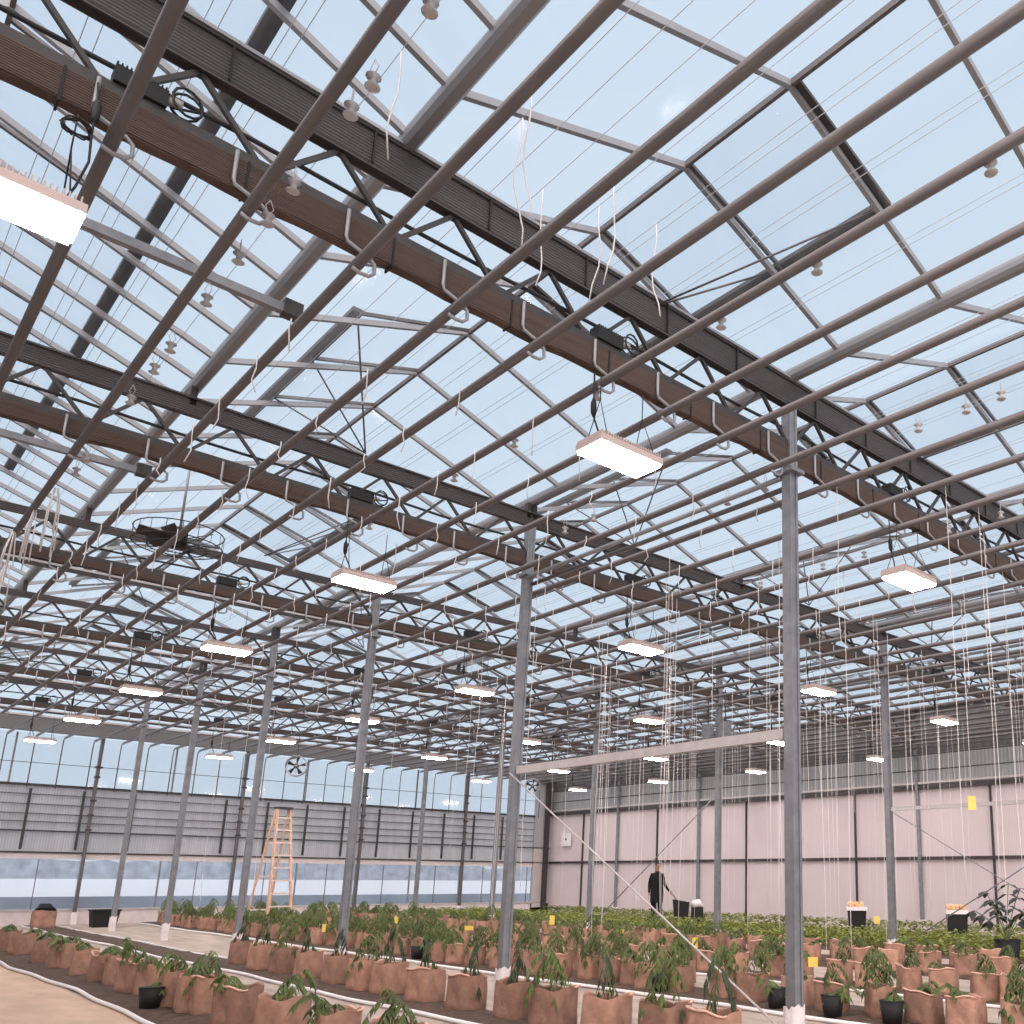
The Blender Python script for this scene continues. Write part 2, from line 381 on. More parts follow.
# ------------------------------------------------------------------ columns
cw = .047
def column_mesh():
    t = .02; p = cw
    prof = [(-p,-p),(p,-p),(p,p),(-p,p)]
    return MB().prism(prof,'z',.0,5.6)
colm = MB().box((-cw,-cw,0),(cw,cw,5.60)).box((-cw-.006,-cw,0),(-cw+.02,-cw-.012,5.6)).box((cw-.02,-cw-.012,0),(cw+.006,-cw,5.6)).mesh('column_shaft', M_steel)
def wrapmesh():
    vs = []; fs = []; n = 16; hs = (0,.08,.16,.25,.33)
    for j, h in enumerate(hs):
        for i in range(n):
            a = 2*PI*i/n; c, s_ = math.cos(a), math.sin(a); q = (cw+.014)/max(abs(c),abs(s_))
            q *= 1+R.uniform(0,.06); vs.append((c*q, s_*q, h+(R.uniform(-.02,.03) if j == 4 else 0)))
    for j in range(4):
        for i in range(n): fs.append((j*n+i, j*n+(i+1)%n, (j+1)*n+(i+1)%n, (j+1)*n+i))
    return MB().add(vs, fs, True).mesh('white_foot_wrap', M_wrap)
wm = wrapmesh(); capm = MB().box((-.09,-.11,4.92),(.09,.11,4.955)).mesh('bracket', M_steel)
c0 = None
def col(x, k, lab):
    global c0
    if c0 is None:
        c0 = thing('steel_column', lab, 'column', (x,k*S,0), 0, 'columns in rows')
        mobj('column_shaft', colm, c0); mobj('foot_wrap', wm, c0); mobj('bracket', capm, c0)
    else: dup(c0, (x,k*S,0), 0, lab)
for k in range(1, 7): col(2*W, k, 'grey steel column with white wrapped foot, %s from the camera in the nearest row' % ORD[k-1])
for k in range(2, 7): col(4*W, k, 'grey steel column among the plants, %s one visible in the farther row' % ORD[k-2])
# bracing in the portal bays
def rod(a, b, r, name, label, cat, m=M_alu, n=8): return tag(MB().tube([a,b], r, n).obj(name, m), label, cat)
rl = MB().box((2*W-.03,S+.07,2.49),(2*W+.03,2*S-.07,2.58)); tag(rl.obj('brace_rail', M_rail), 'pale horizontal rail joining the two nearest columns', 'rail')
rod((2*W-.085,S+.02,.14),(2*W-.085,2*S-.02,2.50),.0095,'brace_rod','pale diagonal brace rod from the nearest column foot up to the second column','rod',M_rail)
tag(MB().box((4*W-.025,S+.2,2.50),(4*W+.025,2*S-.07,2.56)).obj('brace_rail', M_rail), 'thin horizontal rail running right from the nearest far-row column', 'rail')
rod((4*W-.085,2*S,.1),(4*W-.085,S,2.5),.011,'brace_rod','diagonal rod rising right from the nearest far-row column foot','rod',M_steel)
rod((4*W+.085,2*S,2.5),(4*W+.085,S,.1),.008,'brace_rod','faint diagonal rod falling right from the nearest far-row column','rod',M_steel)
rod((4*W-.085,4*S,.1),(4*W-.085,3*S,3.0),.013,'brace_rod','dark diagonal rod behind the person, crossing the pink wall','rod',M_steel)
# double rail under the ceiling between the nearest columns
tag(MB().tube([(2*W-.03,S+.07,4.90),(2*W-.03,2*S-.07,4.90)],.026,8).obj('top_rail', M_alu), 'pale tube rail under the ceiling between the two nearest columns', 'rail')
tag(MB().tube([(2*W+.05,S+.07,4.83),(2*W+.05,2*S-.07,4.83)],.026,8).obj('top_rail', M_pipe), 'lower dark tube rail under the ceiling between the nearest columns', 'rail')
# cross beams in the left gable
for k, y in enumerate((6.22, 10.45, 14.7)):
    b_ = thing('cross_beam', 'grey cross beam fixed to the gutter in the left gable, %s one back' % ORD[k], 'beam', (0,y,5.68))
    MB().box((0,-.03,-.035),(3.95,.03,.035)).obj('beam', M_steel, b_); MB().box((3.84,-.05,-.05),(3.98,.05,.08)).obj('end_bracket', M_dark, b_)

# ------------------------------------------------------------------ growing pipes with end drops, hooks
PX = [1.72,2.354,3.0,3.622,4.25,4.85,5.47,6.09,6.71,7.40,8.06,8.736] + [8.736+.638*n for n in range(1, 23)]
PR = .034
def pipemesh():
    m_ = MB(); m_.tube([(0,-2.6,0),(0,28.9,0),(0,29.05,-.01)], PR, 10); m_.tube([(0,29.0,0),(0,29.18,-.03),(0,29.22,-.2),(0,29.22,-1.35)], .014, 6); return m_.mesh('growing_pipe', M_pipe)
pm = pipemesh()
for i, x in enumerate(PX):
    if x > XR-.1: continue
    lab = 'long grey growing pipe under the trusses, %s from the left' % ordn(i)
    tag(mobj('growing_pipe', pm, None, (x,0,ZP)), lab, 'pipe', 'growing pipes')
hp = [(.16,0,.30),(.16,0,.06),(.15,0,.02),(.06,0,-.05)]
hook = MB().tube([(-.10,-.065,.30),(-.10,-.065,.12),(-.09,-.065,.09),(.05,-.06,.05),(.085,-.06,.02),(.088,-.06,-.04),(.06,-.055,-.068),(.01,-.05,-.07),(-.04,-.05,-.055)], .0115, 6).mesh('pipe_hook', M_hook)
for k in range(1, 7):
    for i, x in enumerate(PX):
        if x > XR-.4: continue
        tag(mobj('pipe_hook', hook, None, (x,k*S,ZP)), 'bent zinc hook holding a growing pipe under the truss %s' % tname[k], 'hook', 'pipe hooks under the truss '+tname[k])
def seen_at(x, y):
    d = cam.rotation_euler.to_matrix().transposed() @ (Vector((x,y,3))-Vector(cam.location)); return 727.0 + 902.8*d.x/-d.z
# screen support wires above the trusses
wm_ = MB().tube([(0,Y0,0),(0,YB,0)], .0026, 5).mesh('support_wire', M_wire)
nw = 0
for g in range(0, 6):
    for dx in (.35,.42,.62,.85,1.15,1.22,1.62,1.69,2.2,2.27,2.65,2.72,3.0,3.07,3.5):
        tag(mobj('support_wire', wm_, None, (g*W+dx,0,5.93)), 'thin taut wire stretched the length of the house above the trusses', 'wire', 'screen support wires')

# ------------------------------------------------------------------ lamps and their drivers
def lamp0(lab):
    t = thing('grow_lamp', lab, 'lamp', (0,0,4.30), 0, 'glowing lamps')
    mb = MB().box((-.29,-.15,.02),(.29,.15,.07))
    for i in range(24): mb.box((-.28+i*.0235,-.15,.07),(-.274+i*.0235,.15,.10))
    mb.obj('housing', M_house, t)
    mb = MB().box((-.275,-.14,.0),(.275,.14,.02)); mb.obj('led_panel', M_led, t)
    for sx_ in (-1,1):
        MB().tube([(sx_*.22,-.12,.10),(sx_*.20,0,.42),(sx_*.22,.12,.10)],.004,5).obj('hanger', M_cable, t)
        MB().tube([(sx_*.20,0,.42),(sx_*.20,0,.62)],.004,5).obj('hanger', M_cable, t)
    cb = MB().tube([(-.10,.10,.10),(-.14,.08,.20),(-.20,.07,.30),(-.20,.08,.5),(-.20,.09,.85)],.007,6).obj('power_cord', M_cable, t)
    MB().tube([(-.20,.07,.30),(-.20,.075,.34),(-.20,.08,.42),(-.20,.08,.46)],[.008,.022,.022,.008],8).obj('plug', M_black, cb)
    return t
def driver0(lab):
    t = thing('lamp_driver', lab, 'driver box', (0,0,5.248), 0, 'driver boxes on the trusses')
    mb = MB().box((-.11,-.055,0),(.13,.055,.10))
    for i in range(12): mb.box((-.108+i*.02,-.058,.10),(-.10+i*.02,.058,.112))
    mb.obj('box', M_black, t)
    pts = [(.15,0,.05)]
    for i in range(26): a = i*.55; pts.append((.22+.075*math.cos(a),-.03+.03*math.sin(a*.5),.09+.08*math.sin(a)))
    MB().tube(pts,.0075,5).obj('looped_cable', M_cable, t)
    MB().tube([(.13,-.02,.06),(.17,-.03,.07),(.20,-.03,.07)],.025,8).obj('gland', M_spool, t)
    return t
l0 = d0 = None
aisle = ['at the left edge','left of the nearest columns','right of the nearest columns','left of the farther column row','right of the farther column row','near the pink wall']
for i in range(6):
    for k in range(1, 7):
        if (i == 0 and k > 1) or (i == 3 and k < 2) or (i >= 4 and k < 2): continue
        x = 2.0 if i == 0 else W*(i+.5)-(.13 if i < 4 else .04); y = k*S-.10
        lab = 'glowing white lamp %s, %s back from the camera' % (aisle[i], ORD[k-1])
        if l0 is None: l0 = lamp0(lab); l0.location = (x,y,4.30)
        else: dup(l0, (x,y,4.30), 0, lab)
        lab = 'driver box on truss %s, above lamp %s' % (tname[k], aisle[i])
        if d0 is None: d0 = driver0(lab); d0.location = (2.42,k*S,5.248)
        else: dup(d0, (x-.1,k*S,5.248), 0, lab)
# hanging coil by the nearest lamp
pts = [(.06*math.cos(a*.6)*(1+.1*math.sin(a)), .02*math.sin(a*1.3), .045*math.sin(a*.6)) for a in range(0, 40)]
tag(MB().tube(pts,.005,5).tube([(.05,.1,.42),(.06,.02,.2),(.06,0,0),(.07,0,-.15),(.04,.02,-.3),(.0,.03,-.42)],.006,5).tube([(.06,.02,.22),(.06,.02,.19),(.06,.01,.10),(.06,.01,.07)],[.006,.02,.02,.006],8).obj('cable_coil', M_cable, None, (2.2,4.08,4.81)), 'small black coil of cable hanging beside the nearest lamp cord', 'cable coil')

# twine spools on the wires
sp = MB().tube([(0,0,-.045),(0,0,-.035),(0,0,-.015),(0,0,.015),(0,0,.035),(0,0,.045)],[.03,.045,.02,.02,.045,.03],10)
sp.tube([(0,0,.04),(.0,.03,.1),(0,0,.16)],.003,5); sp.tube([(0,0,.04),(0,-.03,.1),(0,0,.16)],.003,5)
spm = sp.mesh('twine_spool', M_spool)
SPL = [(3.09,y) for y in (2.32,2.85,3.08,3.78,4.14,4.6,5.18,5.94,6.33,6.96,8.39,8.79)] + [(5.51,y) for y in (1.06,2.19,2.99,4.3,5.42,6.4)] + \
      [(7.75,y) for y in (2.17,2.47,2.91,4.6,5.1)] + [(9.9,y) for y in (3.3,3.9,5.0,5.6,6.6)] + [(12.2,y) for y in (5,5.8,6.6,7.4)] + [(7.1,6.4),(7.1,6.9),(5.5,8.1)]
for x, y in SPL:
    nm = 'along the left gable' if x < 4 else 'in the second gable' if x < 7.2 else 'right of the nearest columns'
    tag(mobj('twine_spool', spm, None, (x,y,4.86 if x < 6 else 4.95), R.uniform(0,3), .8), 'small clear twine spool hanging under the roof '+nm, 'spool', 'twine spools '+nm)

# ------------------------------------------------------------------ twine
TW = .005
def twine(x, y, z0, z1, wob, mesh=None):
    n = max(3, int((z0-z1)/.12)); pts = []; a = R.uniform(0,6); b = R.uniform(0,6)
    n = min(n, 16)
    for i in range(n+1):
        t = i/n; pts.append((wob*math.sin(a+t*7)*t, wob*math.sin(b+t*6)*t, (z1-z0)*t))
    return MB().tube(pts,TW,4).mesh('twine', M_string)
short = [twine(0,0,0,-h,.02) for h in (.18,.24,.3,.36,.5,.75)]
def st(x, y, z, m, lab, grp): tag(mobj('twine', m, None, (x,y,z), R.uniform(0,6)), lab, 'twine', grp)
cnt = 0
for i, x in enumerate(PX):
    if x < 3.6 or x > 11.5: continue
    y = 4.9 + R.uniform(0,.5)
    while y < 19 and cnt < 210:
        st(x-PR-.004, y, ZP+.05, R.choice(short[:4]), 'short white twine end hanging over a growing pipe', 'short twine ends on the pipes'); cnt += 1
        y += R.uniform(.6,.95) if y < 12 else R.uniform(.9,1.6)
for x, y, z in [(4.18,3.3,5.93),(4.25,3.5,5.93),(4.98,3.5,5.93),(5.05,3.75,5.93),(5.45,3.6,5.93),(3.5,3.6,5.93),(4.68,3.9,5.93)]:
    st(x, y, z, twine(0,0,0,-R.uniform(.7,.95),.05), 'wavy white twine hanging down past the nearest truss', 'long twine by the nearest truss')
TW = .0034
cnt = 0
for x in [PX[i] for i in range(10, 32) if PX[i] < XR-.5]:
    y = 3.2 + R.uniform(0,1.2)
    while y < 22 and cnt < 125:
        if seen_at(x,y) < 590 and R.random() < .85 or seen_at(x,y) > 1060 or (abs(x-2*W) < .3): y += .8; continue
        z1 = R.choice([.5,.7,.9,1.2,1.8,2.6,3.4])
        st(x+.035, y, ZP, twine(0,0,ZP,z1,.015), 'long white twine hanging from a growing pipe towards the plants', 'long training twine over the plants'); cnt += 1
        y += R.uniform(1.4,2.6)
for k, y in enumerate((26.2, 26.8, 27.5)):
    pass
# bundles of twine hanging in the left gable
for k, (x, y) in enumerate([(3.05,9.4),(3.02,10.2),(2.98,11.1),(3.1,12.4)]):
    mb = MB()
    for j in range(7): 
        a = R.uniform(-.06,.06); mb.tube([(a*.3,0,.0),(a,R.uniform(-.04,.04),-.2),(a*1.3,R.uniform(-.05,.05),-R.uniform(.35,.75))],.006,5)
    tag(mb.obj('twine_bundle', M_string, None, (x,y,4.88)), 'pale bundle of twine hanging from the left pipe, %s one back' % ORD[k], 'twine bundle', 'twine bundles')
# ------------------------------------------------------------------ walls
def wall(name): o = bpy.data.objects.new(name, None); COL.objects.link(o); return struct(o)
wr = wall('wall_right')
MB().box((XR+.08,-4,0),(XR+.11,YB+.09,.2)).obj('base', M_wood, wr)
MB().box((XR+.07,-4,.2),(XR+.09,YB+.09,3.70)).obj('sheet', M_wallp, wr)
MB().box((XR+.07,-4,3.80),(XR+.09,YB+.09,4.62)).obj('curtain', M_curt, wr)
MB().box((XR+.07,-4,4.62),(XR+.09,YB+.09,5.95)).obj('upper_panel', M_upper, wr)
MB().box((XR-.05,-4,3.69),(XR+.06,YB,3.80)).obj('dark_rail', M_dark, wr)
MB().box((XR-.03,-4,3.84),(XR+.03,YB,3.90)).obj('roller', M_rail, wr)
MB().box((XR-.01,-4,1.85),(XR+.06,YB,1.93)).obj('girt', M_dark, wr)
for z in (4.2, 4.62, 4.8, 5.0, 5.2): MB().tube([(XR-.12,-4,z),(XR-.12,YB-.1,z)],.022,6).obj('pipe', M_pipe, wr)
for k in range(1, 14):
    y = k*S/2+S*.5-S*.5
    if y > YB-.3 or y < 1: continue
    big = k % 2 == 0
    if big:
        p = thing('wall_post', 'thick grey post of the pink wall, %s from the end corner' % ORD[(14-k)//2-1], 'post', (XR-.02,y,0), 0, 'thick posts of the pink wall')
        MB().box((-.04,-.04,.3),(.04,.04,5.6)).obj('shaft', M_steel, p); MB().box((-.07,-.07,0),(.07,.07,.32)).obj('foot_wrap', M_wrap, p)
    else:
        tag(MB().box((XR-.0,y-.02,0),(XR+.06,y+.02,3.7)).obj('wall_stud', M_dark), 'thin dark stud of the pink wall, %s from the end corner' % ORD[(14-k)//2], 'post', 'thin studs of the pink wall')
# sign board
sg = thing('wall_board', 'small white board on the grey corner stretch of the right wall', 'board', (XR-.03,28.45,2.74))
MB().box((-.02,-.30,-.24),(0,.30,.24)).obj('panel', M_white, sg); MB().tube([(-.03,.0,.02),(-.02,0,.02)],.045,10).obj('dark_mark', M_dark, sg)

wb = wall('wall_back')
MB().box((0,YB,0),(XR+.08,YB+.08,.36)).obj('low_wall', M_wood, wb)
MB().box((0,YB-.03,.36),(XR+.06,YB+.1,.41)).obj('sill', M_rail, wb)
MB().box((0,YB+.02,1.71),(XR-.75,YB+.07,1.87)).obj('transom', M_wood, wb)
MB().box((0,YB-.02,1.86),(XR,YB+.05,1.90)).obj('dark_rail', M_dark, wb)
MB().box((0,YB+.05,1.87),(XR-.75,YB+.06,3.62)).obj('screen', M_endscr, wb)
MB().box((0,YB-.04,3.62),(XR-.75,YB+.07,3.68)).obj('transom', M_dark, wb)
for z in (3.40,3.14,2.89,2.68): MB().box((0,YB-.02,z-.014),(XR-.75,YB+.02,z+.014)).obj('slat_rail', M_pipe, wb)
MB().box((0,YB-.03,2.42),(XR,YB+.02,2.46)).obj('slat_rail', M_dark, wb)
MB().tube([(0,YB-.05,4.23),(XR-.75,YB-.05,4.23)],.010,6).obj('wire_rail', M_pipe, wb)
MB().box((XR-.75,YB+.0,0),(XR+.09,YB+.06,5.9)).obj('corner_panel', M_curt, wb)
MB().box((XR-.70,YB-.02,.2),(XR-.25,YB+.0,2.42)).obj('pale_corner_sheet', M_wallp, wb)
fs_ = thing('folded_end_screen', 'grey folded screen bundled along the top of the end wall', 'screen', (0,YB-.25,0))
MB().box((0,-.12,5.05),(XR,.12,5.42)).obj('folded_cloth', M_fold, fs_); MB().box((0,-.14,5.42),(XR,.14,5.47)).obj('rail', M_rail, fs_)
x = 1
n_ = 1
for x0, x1 in [(a*W/2*1.0, (a+1)*W/2) for a in range(0, 12)]:
    x1 = min(x1, XR-.75)
    if x1 <= x0: continue
    for za, zb in ((.41,1.71),(3.68,5.02)):
        wo = bpy.data.objects.new('window_%d' % n_, None); COL.objects.link(wo); struct(wo); n_ += 1
        MB().box((x0+.02,YB+.02,za),(x1-.02,YB+.03,zb)).obj('pane', M_wglass, wo)
        MB().box((x0-.02,YB,za),(x0+.02,YB+.05,zb)).obj('mullion', M_steel, wo)
        if za < 1: MB().box((x0+W/4-.008,YB+.01,za),(x0+W/4+.008,YB+.04,zb)).obj('glazing_bar', M_pipe, wo) if x0+W/4 < x1 else None
# end-wall posts: clamped posts at half spans, black half posts between
for a in range(1, 6):
    p = thing('end_wall_post', 'dark post with clamps in front of the end wall, %s from the left' % ORD[a-1], 'post', (a*W,YB-.12,0), 0, 'clamped posts of the end wall')
    MB().box((-.04,-.05,0),(.04,.04,5.4)).obj('shaft', M_pipe, p)
    for z in (4.22,3.95,3.3,2.9,2.5): MB().box((-.09 if z > 4 else -.065,-.09,z-.025),(.09 if z > 4 else .065,.03,z+.025)).obj('clamp', M_dark, p)
    MB().box((-.07,-.08,0),(.07,.07,.32)).obj('foot_wrap', M_wrap, p)
for a in range(0, 18):
    x = 1.4 + a*1.21
    if x > XR-1: continue
    if abs((x % W) - 0) < .2 or abs((x % W)-W) < .2: x += .35
    tag(MB().box((x-.03,YB-.06,1.95),(x+.03,YB-.02,3.55)).obj('screen_post', M_dark), 'short black upright in front of the grey end screen, %s from the left' % ORD[a], 'post', 'short black uprights on the end screen')
# left and rear walls, out of the picture
wl = wall('wall_left'); MB().box((-.06,-4,0),(0,YB,5.9)).obj('sheet', M_endscr, wl)
# corner posts
tag(MB().box((XR-.35,YB-.25,0),(XR-.2,YB-.1,5.5)).obj('corner_post', M_dark), 'dark corner post where the end wall meets the pink wall', 'post')

# control boxes on far column
for i, (x, y) in enumerate([(4*W,3*S+.16),(4*W,3*S-.35)]):
    b_ = thing('control_box', ['grey box fixed beside the top of a farther column','second grey box hung right of the first by the farther column'][i], 'box', (x-.12,y,4.1))
    MB().box((-.1,-.12,0),(.02,.12,.42)).obj('case', M_steel, b_); MB().tube([(-.04,0,.42),(-.04,0,1.1)],.012,6).obj('conduit', M_dark, b_)
# ------------------------------------------------------------------ fans
def fan(x, y, z, r, face, lab):
    t = thing('round_fan', lab, 'fan', (x,y,z), face)
    mb = MB(); ring = lambda rr, yy: [(rr*math.cos(a*PI/14), yy, rr*math.sin(a*PI/14)) for a in range(29)]
    for yy in (-.09,0,.09): mb.tube(ring(r,yy),.012,5)
    mb.obj('cage', M_wire, t)
    sh = MB(); vs = []; fs2 = []
    for i in range(28):
        a = i*PI/14; vs += [(r*.97*math.cos(a),-.08,r*.97*math.sin(a)),(r*.97*math.cos(a),.08,r*.97*math.sin(a))]
    for i in range(28): j = (i+1)%28; fs2.append((2*i,2*j,2*j+1,2*i+1))
    sh.add(vs, fs2, True).obj('shroud', M_alu, t)
    MB().tube([(0,-.07,0),(0,.07,0)],.065,10).obj('motor', M_black, t)
    for k in range(5):
        a = k*2*PI/5; c, s_ = math.cos(a), math.sin(a); c2, s2 = math.cos(a+.45), math.sin(a+.45)
        MB().add([(c*.06,-.02,s_*.06),(c*r*.88,-.035,s_*r*.88),(c2*r*.88,.035,s2*r*.88),(c2*.06,.02,s2*.06),
                  (c*.06,-.012,s_*.06),(c*r*.88,-.027,s_*r*.88),(c2*r*.88,.043,s2*r*.88),(c2*.06,.028,s2*.06)],
                 [(0,1,2,3),(7,6,5,4),(0,4,5,1),(1,5,6,2),(2,6,7,3),(3,7,4,0)]).obj('blade', M_dark, t)
    for k in range(4):
        a = k*PI/4; mbx = MB().tube([(r*math.cos(a),-.09,r*math.sin(a)),(-r*math.cos(a),-.09,-r*math.sin(a))],.006,5); mbx.obj('guard_bar', M_wire, t)
    MB().tube([(0,0,r),(0,0,5.15-z)],.01,6).obj('drop_rod', M_dark, t)
    return t
fan(11.2, 24.7, 4.21, .27, -.45, 'round caged fan hanging before the end windows above the ladder')
fan(19.3, 25.5, 4.34, .25, -.7, 'round caged fan hanging near the far corner')
# overhead circulation fan seen from below at left
t = thing('overhead_fan', 'dark horizontal fan in a wire cage hung from a rod at left', 'fan', (4.42,10.75,5.03))
mb = MB()
for rr, zz in ((.46,.0),(.46,.16),(.30,-.03),(.15,-.04)): mb.tube([(rr*math.cos(a*PI/16),rr*math.sin(a*PI/16),zz) for a in range(33)],.007,5)
for k in range(18):
    a = k*PI/9; mb.tube([(.1*math.cos(a),.1*math.sin(a),-.04),(.46*math.cos(a),.46*math.sin(a),0),(.46*math.cos(a),.46*math.sin(a),.16)],.004,4)
mb.obj('cage', M_cable, t)
MB().tube([(0,0,-.02),(0,0,.2)],.09,12).obj('motor', M_black, t)
for k in range(6):
    a = k*PI/3; c, s_ = math.cos(a), math.sin(a); p_, q_ = -s_*.05, c*.05
    MB().add([(c*.08-p_,s_*.08-q_,.04),(c*.42-p_*1.3,s_*.42-q_*1.3,.05),(c*.42+p_*1.3,s_*.42+q_*1.3,.12),(c*.08+p_,s_*.08+q_,.1),
              (c*.08-p_,s_*.08-q_,.05),(c*.42-p_*1.3,s_*.42-q_*1.3,.06),(c*.42+p_*1.3,s_*.42+q_*1.3,.13),(c*.08+p_,s_*.08+q_,.11)],
             [(0,1,2,3),(7,6,5,4),(0,4,5,1),(1,5,6,2),(2,6,7,3),(3,7,4,0)]).obj('blade', M_dark, t)
MB().tube([(0,0,.2),(0,0,1.15)],.014,6).obj('drop_rod', M_steel, t)

# ------------------------------------------------------------------ bags and tomato plants
def bagmesh(seed, w_=.175, d_=.13, h=.30):
    r = random.Random(seed); n = 32; lv = [0,.01,.06,.13,.2,.26,.295,.30,.285,.245]; vs = []; fs = []
    ph = [r.uniform(0,6) for _ in range(6)]
    for j, z in enumerate(lv):
        t = min(z/.3, 1); inner = j >= 8
        for i in range(n):
            a = 2*PI*i/n; c, s_ = math.cos(a), math.sin(a)
            e_ = 5.5; q = 1/((abs(c)**e_+abs(s_)**e_)**(1/e_))
            wx = w_*(1.0-.03*t); dy = d_*(1.05-.10*t)
            k = 1 + .022*math.sin(3*a+ph[0]+t*2)*t + .014*math.sin(7*a+ph[1]+t*5) * (.3+t) + .012*math.sin(11*a+ph[2])*t + .022*math.sin(4*a+11*t+ph[5])*t*(1-t) + .03*max(0,math.sin(2*a-6*t+ph[3]))**6*t
            if inner: k *= .93
            if j == 0: k *= .97
            zz = z*h/.3
            if j in (5,6,7,8): zz += .012*math.sin(2*a+ph[3]) + .008*math.sin(5*a+ph[4])
            vs.append((c*q*wx*k, s_*q*dy*k, zz))
    m = len(lv)
    for j in range(m-1):
        for i in range(n): fs.append((j*n+i, j*n+(i+1)%n, (j+1)*n+(i+1)%n, (j+1)*n+i))
    fs.append(tuple(range(n))[::-1])
    top = [vs[(m-1)*n+i] for i in range(n)]
    bag = MB().add(vs, fs, True).mesh('paper_bag', M_kraft)
    soil = MB().add(top+[(0,0,.262*h/.3)], [(i,(i+1)%n,n) for i in range(n)], True).mesh('soil', M_psoil)
    rim = []; 
    i0 = r.randrange(n)
    for i in range(i0, i0+r.randint(7,16)): v = vs[7*n+i%n]; rim.append((v[0]*1.015, v[1]*1.03, v[2]-.004))
    rimm = MB().tube(rim, .010, 5).mesh('folded_rim', M_rim)
    return bag, soil, rimm
def leaflet(mb, p, d, L_, wd, droop):
    d = d.normalized(); side = d.cross(Vector((0,0,1)))
    if side.length < .05: side = Vector((1,0,0))
    side.normalize(); up = side.cross(d).normalized()
    q1 = p + d*L_*.45 - Vector((0,0,droop*L_*.15)); q2 = p + d*L_ - Vector((0,0,droop*L_*.6))
    a = q1 + side*wd/2 - up*wd*.15; b = q1 - side*wd/2 - up*wd*.15
    q1m = q1 + up*wd*.1
    mb.add([p,a,q1m,b,q2],[(0,1,2),(0,2,3),(1,4,2),(2,4,3)], False)
def plantmesh(seed, H, nl, droop, spread, dark=False, leafsize=.9):
    r = random.Random(seed); st_ = MB(); lf = MB()
    lean = Vector((r.uniform(-.05,.05), r.uniform(-.05,.05), 0)); pts = []
    for i in range(7):
        t = i/6; pts.append(Vector((0,0,.0)) + lean*t*t*3 + Vector((.012*math.sin(t*6+seed),.012*math.cos(t*5+seed),H*t)))
    st_.tube(pts, [.007-.004*i/6 for i in range(7)], 5)
    for i in range(nl):
        t = .35+.65*i/(nl-1); j = min(5, int(t*6)); base = pts[j].lerp(pts[j+1], t*6-j)
        az = i*2.4+r.uniform(-.4,.4); L_ = spread*r.uniform(.75,1.2)*(1.1-.4*t)
        dr = Vector((math.cos(az), math.sin(az), 0)); pp = []
        for q in range(5):
            s_ = q/4; pp.append(base + dr*L_*s_ + Vector((0,0, L_*(.55*s_-droop*s_*s_))))
        st_.tube(pp, .0025, 3, False)
        for q in (1,2,3,4):
            tng = (pp[q]-pp[q-1]).normalized(); sd = tng.cross(Vector((0,0,1))).normalized()
            sz = leafsize*r.uniform(.052,.08)
            if q == 4: leaflet(lf, pp[q], tng, sz*1.2, sz*.6, droop)
            if q >= 1:
                for sg_ in (-1,1): leaflet(lf, pp[q], sd*sg_+tng*.5-Vector((0,0,droop*.35)), sz, sz*.5, droop)
    return st_.mesh('stem', M_stem), lf.mesh('foliage', M_leaf2 if dark else M_leaf)
BAGS = [bagmesh(i) for i in range(6)]
P_low = [plantmesh(20+i, .11+.02*i, 7, .85, .12) for i in range(3)]
P_mid = [plantmesh(40+i, .22+.03*i, 7, 1.25, .15) for i in range(3)]
P_tall= [plantmesh(60+i, .34+.05*i, 11, 1.4, .18) for i in range(4)]
P_droop=[plantmesh(80+i, .34+.06*i, 4, 2.3, .13, True) for i in range(2)]
P_bush= [plantmesh(90+i, .30+.05*i, 18, 1.3, .20) for i in range(3)]
rows = {}
def potted(x, y, rz_, pl, lab, grp, sc_=1.0, zoff=.03):
    t = thing('bagged_tomato_plant', lab, 'plant', (x,y,zoff), rz_, grp)
    if sc_ != 1: t.scale = (sc_,)*3
    b, s_, rm = R.choice(BAGS)
    mobj('paper_bag', b, t); mobj('soil', s_, t)
    if y < 14: mobj('folded_rim', rm, t)
    if pl is not None:
        st_, lf = R.choice(pl); a = R.uniform(0,6)
        mobj('stem', st_, t, (R.uniform(-.03,.03),R.uniform(-.02,.02),.25), a); 
        f = mobj('foliage', lf, t, t.children[-1].location[:], a)
    return t
def yat(X, xpx):     # distance down a row at which the camera sees the given bearing
    lo, hi = 0., 40.
    M_ = cam.rotation_euler.to_matrix(); C_ = Vector(cam.location)
    for _ in range(40):
        m = (lo+hi)/2; d = M_.transposed() @ (Vector((X,m,.15))-C_)
        u = 727.0 + 902.8*d.x/-d.z
        if u > xpx: lo = m
        else: hi = m
    return lo
ROW1 = [3,9,22,44,60,68,84,103,119,135,156,174,193,208,237,281,335,392]
for i, u in enumerate(ROW1):
    X = 4.87 + (.07 if i in (5,8,10,13) else 0) + R.uniform(-.02,.02)
    lab = 'brown bag with small tomato plant, front row, %s from the left' % ORD[i]
    potted(X, yat(X,u), PI/2+R.uniform(-.35,.35), P_low if i < 9 else (P_mid if i % 2 else P_low), lab, 'front row of bagged plants', 1.12)
ROW2 = [240,262,284,308,338,364,389,425,466,516,553,606,664,715]
for i, u in enumerate(ROW2):
    X = 6.87 + R.uniform(-.02,.02)
    pl = P_droop if i in (1,4,7,8,9) else (P_tall if i in (2,5,10,12) else P_droop+P_mid)
    if i in (0,3,6): pl = P_droop
    lab = 'brown bag with drooping tomato plant, second row, %s from the left' % ORD[i]
    potted(X, yat(X,u), PI/2+R.uniform(-.25,.25), pl, lab, 'second row of bagged plants', 1.12)
